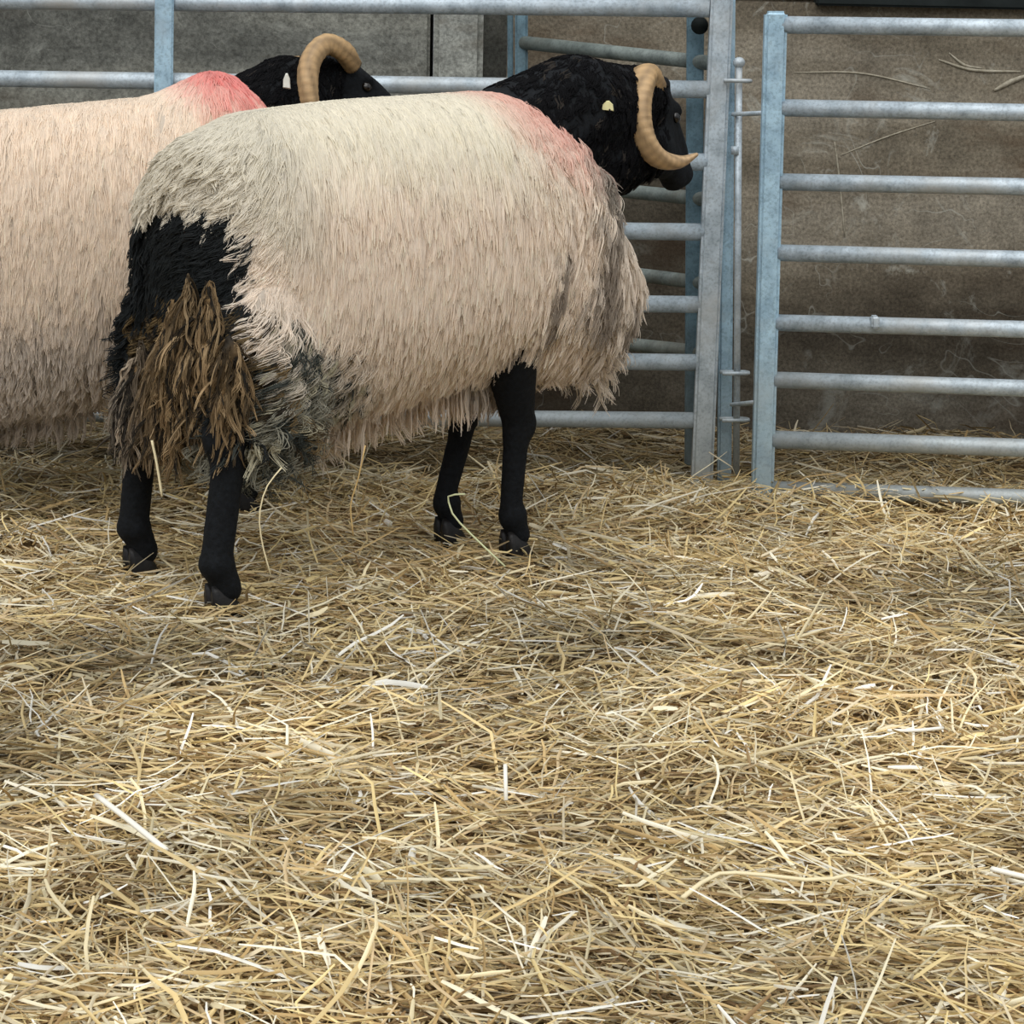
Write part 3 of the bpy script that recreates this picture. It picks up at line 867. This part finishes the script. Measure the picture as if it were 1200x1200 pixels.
# far sheep ----------------------------------------------------------------
YAW2 = math.radians(17); C2 = (-.775, 3.935)
def param2(P, Nn, r):
    d = param1(P, Nn, r); n = len(P)
    low = sstep(.32, .20, P[:, 2])
    d['length'] = .050 + .035 * low + .015 * r.uniform(size=n); d['amp'] = (.0015 + .006 * low) * r.uniform(.5, 1.5, n)
    d['mess'] = .07 + .15 * low; d['lift'] = np.full(n, .13)
    return d
def colour2(P, Nn, r):
    n = len(P); x, y, z = P.T
    def mixin(c, col, f): return c * (1 - f[:, None]) + np.array(col)[None] * f[:, None]
    c = np.tile(lin(245, 229, 210), (n, 1))
    c = mixin(c, lin(220, 212, 204), sstep(.44, .30, z) * .8)
    c = mixin(c, lin(150, 130, 104), sstep(.24, .18, z) * .7)
    pk = sstep(.12, .02, np.sqrt(((x - .29) / 1.3) ** 2 + ((z - .75) * 1.35) ** 2 + (y * .4) ** 2))
    c = mixin(c, lin(236, 120, 122), pk * .75)
    return c
st2 = [(a, w, t - .030 + .050 * float(sstep(.12, .25, a)), b - .078) for a, w, t, b in st1]
hv2 = [(-.26, -.12), (-.25, .12), (.30, -.085), (.27, .09)]
far_cfg = dict(
    hooves=hv2, hock=[(-.28, -.12), (-.27, .12)], knee=[(.30, -.085), (.27, .085)],
    lean=(0, 0, -.38), poll=at(388, 86, 4.10), muzzle=at(478, 150, 4.14), neck=((.30, 0, .63), (.39, 0, .69), .10, .085), ear=at(332, 104, 3.975),
    tag=(at(336, 95, 3.96), .013, .026, TAG_WHITE),
    horn=[(413, 78, 4.07, .018), (401, 60, 4.045, .020), (380, 52, 4.02, .0205), (364, 70, 3.995, .0205), (360, 100, 3.98, .020), (364, 128, 3.98, .019), (378, 148, 3.99, .016), (400, 154, 4.0, .011), (418, 148, 4.01, .004)],
    stations=st2, thighs=th1, param=param2, colour=colour2, n_lock=13000, per=9, rad=.00088,
    neck_keep=lambda p, pol: ((p[:, 0] > .30) & (p[:, 0] < pol[0] + .01) & (p[:, 2] > .58)).astype(float), n_neck=1300)
sheep2, L2, fm2 = build_sheep(C2, YAW2, far_cfg)
tag(sheep2, 'farther cream sheep with pink shoulder mark, behind the other sheep', 'sheep', 'sheep in the pen')

# ---- dung-clotted dags hanging from the near sheep's rump
def dags():
    bm = bmesh.new()
    spec = [((222, 322), (212, 452), 13, 3.245), ((247, 330), (246, 446), 14, 3.215), ((268, 395), (262, 505), 13, 3.19), ((186, 395), (178, 508), 14, 3.335),
            ((205, 400), (205, 512), 13, 3.31), ((232, 400), (226, 474), 11, 3.235), ((252, 430), (246, 500), 8, 3.215), ((196, 380), (190, 470), 12, 3.32), ((166, 400), (152, 510), 11, 3.37), ((150, 420), (143, 500), 8, 3.40), ((280, 400), (276, 478), 9, 3.18), ((238, 350), (232, 430), 13, 3.225), ((205, 350), (196, 430), 12, 3.28)]
    rr = random.Random(3)
    for a, b, w, Y in spec:
        s = F_PX / Y; n = 7; pts = []; rad = []
        for i in range(n):
            f = i / (n - 1)
            p = at(a[0] + (b[0] - a[0]) * f + rr.uniform(-2, 2), a[1] + (b[1] - a[1]) * f, Y + .014 + .012 * (f - .5) + rr.uniform(-.004, .004))
            pts.append(tuple(L1(p))); rad.append(w / s * .82 * (.35 + .75 * min(1, f * 1.9)) * rr.uniform(.8, 1.15) * (1 if i < n - 1 else .55))
        bone(bm, pts, rad)
    me = remeshed(bm, .005, 3, .5)
    v, t, nn = mesh_arrays(me)
    p = v.astype(float)
    d = .004 * vnoise(p * np.array([1, 1, .5]), 80, 1) + .0035 * vnoise(p * np.array([1, 1, .16]), 260, 2)
    v2 = v + nn * d[:, None]
    me.vertices.foreach_set('co', v2.astype(np.float32).ravel()); me.update()
    n1 = np.clip(vnoise(p * np.array([1, 1, .3]), 60, 5) * .7 + .4, 0, 1); n2 = np.clip(vnoise(p * np.array([1, 1, .3]), 210, 6) * .7 + .5, 0, 1)
    c = lin(48, 42, 34)[None] * (1 - n1[:, None]) + lin(132, 106, 70)[None] * n1[:, None]
    c = c * (.45 + .75 * n2[:, None])
    set_col(me, c)
    return me
dag = link('dung_clotted_wool', dags(), DUNG, sheep1)
def dparam(P, Nn, r):
    n = len(P)
    return dict(flow=np.stack([.1 * r.normal(size=n), .1 * r.normal(size=n), np.full(n, -1.0)], 1), length=r.uniform(.03, .075, n), lift=np.full(n, .13), grav=np.full(n, .6),
                amp=r.uniform(.001, .007, n), freq=r.uniform(.5, 1.8, n), mess=np.full(n, .22))
def dcol(P, Nn, r):
    nz = vnoise(P.astype(float) * np.array([1, 1, .5]), 45, 12)
    pal = np.array([lin(126, 102, 66), lin(92, 76, 54), lin(158, 128, 84), lin(52, 48, 42), lin(182, 152, 106)])
    return (lambda c, f: c * (1 - f[:, None]) + (c.mean(1, keepdims=True) * np.array([1.12, 1.0, .86])) * f[:, None])(pal[r.integers(0, 5, len(P))] * (1.08 + .45 * nz)[:, None], np.clip(.28 + .55 * sstep(-.03, .08, P[:, 1]), 0, 1))
wool_curves('matted_strands', dag.data, 2600, 6, dparam, dcol, dag, WOOL, seed=29, rad=.0007, clump_r=.005)

# ------------------------------------------------------------------ single stalks that stand out
def stalk(label, pts, w, cols):
    q = spline([tuple(p) for p in pts], 10 if len(pts) > 2 else 4) if len(pts) > 2 else np.array(pts)
    bm = bmesh.new(); sweep(bm, [Vector(p) for p in q], [w * .5] * len(q), 8, .7)
    me = bm_mesh('straw_stalk', bm); set_col(me, np.tile(cols, (len(me.vertices), 1)))
    o = link('straw_stalk', me, STRAW); tag(o, label, 'straw stalk', 'straw stalks that stand out'); return o
PALE = lin(236, 222, 182); WHITE = lin(246, 242, 230); GOLD = lin(214, 182, 124)
stalk('long curved pale stalk hanging from the soiled thigh wool', [at(330, 548, 3.16), at(312, 572, 3.155), at(304, 605, 3.15), at(308, 640, 3.15), at(318, 676, 3.15)], .0030, PALE)
stalk('golden stalk hanging from the belly wool, clear of the legs', [at(428, 522, 3.30), at(420, 560, 3.30), at(411, 592, 3.30), at(414, 628, 3.30)], .0032, GOLD)
stalk('pale stalk dangling beside the far hind leg from dung-clotted wool', [at(178, 516, 3.27), at(184, 545, 3.265), at(190, 582, 3.26)], .0055, PALE)
stalk('bent greenish white stalk propped on the front legs', [at(545, 579, 3.50), at(526, 581, 3.50), at(527, 592, 3.50), at(533, 606, 3.48), at(556, 630, 3.45), at(592, 664, 3.42)], .0042, lin(216, 220, 176))
g = lambda x, y, h=.028: at(x, y, z=h)
stalk('thick white stalk lying slantwise on the straw in the left foreground', [g(113, 932), g(152, 962), g(194, 996)], .0072, WHITE)
stalk('white split stalk jutting in at the right edge of the straw', [g(1162, 1018), g(1186, 1024), g(1215, 1031)], .0075, WHITE)
stalk('short white upright stalk in the middle of the straw', [g(592, 896, .05), g(593, 938, .02)], .0045, WHITE)
stalk('kinked pale stalk lying on the straw in the right foreground', [g(800, 1052), g(838, 1025), g(880, 1024), g(960, 1032), g(1000, 1026), g(1085, 1052)], .0055, PALE)
stalk('white stalk on the straw, far right of the hind hooves', [g(1040, 856), g(1072, 856), g(1105, 853)], .0058, WHITE)

# ------------------------------------------------------------------ light
w = bpy.data.worlds.new('overcast'); S.world = w; w.use_nodes = True
nt = w.node_tree; bg = nt.nodes['Background']
tc = N(nt, 'ShaderNodeTexCoord'); sp = N(nt, 'ShaderNodeSeparateXYZ'); nt.links.new(tc.outputs['Generated'], sp.inputs[0])
rp = ramp(nt, [(.0, (.24, .22, .19)), (.5, (.34, .35, .355)), (.62, (.85, .90, .95)), (1.0, (1.0, 1.04, 1.08))])
mr = N(nt, 'ShaderNodeMapRange'); mr.inputs[1].default_value = -1; mr.inputs[2].default_value = 1; nt.links.new(sp.outputs['Z'], mr.inputs[0]); nt.links.new(mr.outputs[0], rp.inputs[0])
nt.links.new(rp.outputs[0], bg.inputs['Color']); bg.inputs['Strength'].default_value = .80
sd = bpy.data.lights.new('soft_daylight', 'SUN'); sd.energy = 2.3; sd.angle = math.radians(75); sd.color = (1, .97, .93)
so = bpy.data.objects.new('soft_daylight', sd); COL.objects.link(so)
so.rotation_euler = (math.radians(32), math.radians(-6), 0)

S.view_settings.view_transform = 'Standard'; S.view_settings.look = 'None'; S.view_settings.exposure = 0; S.view_settings.gamma = 1
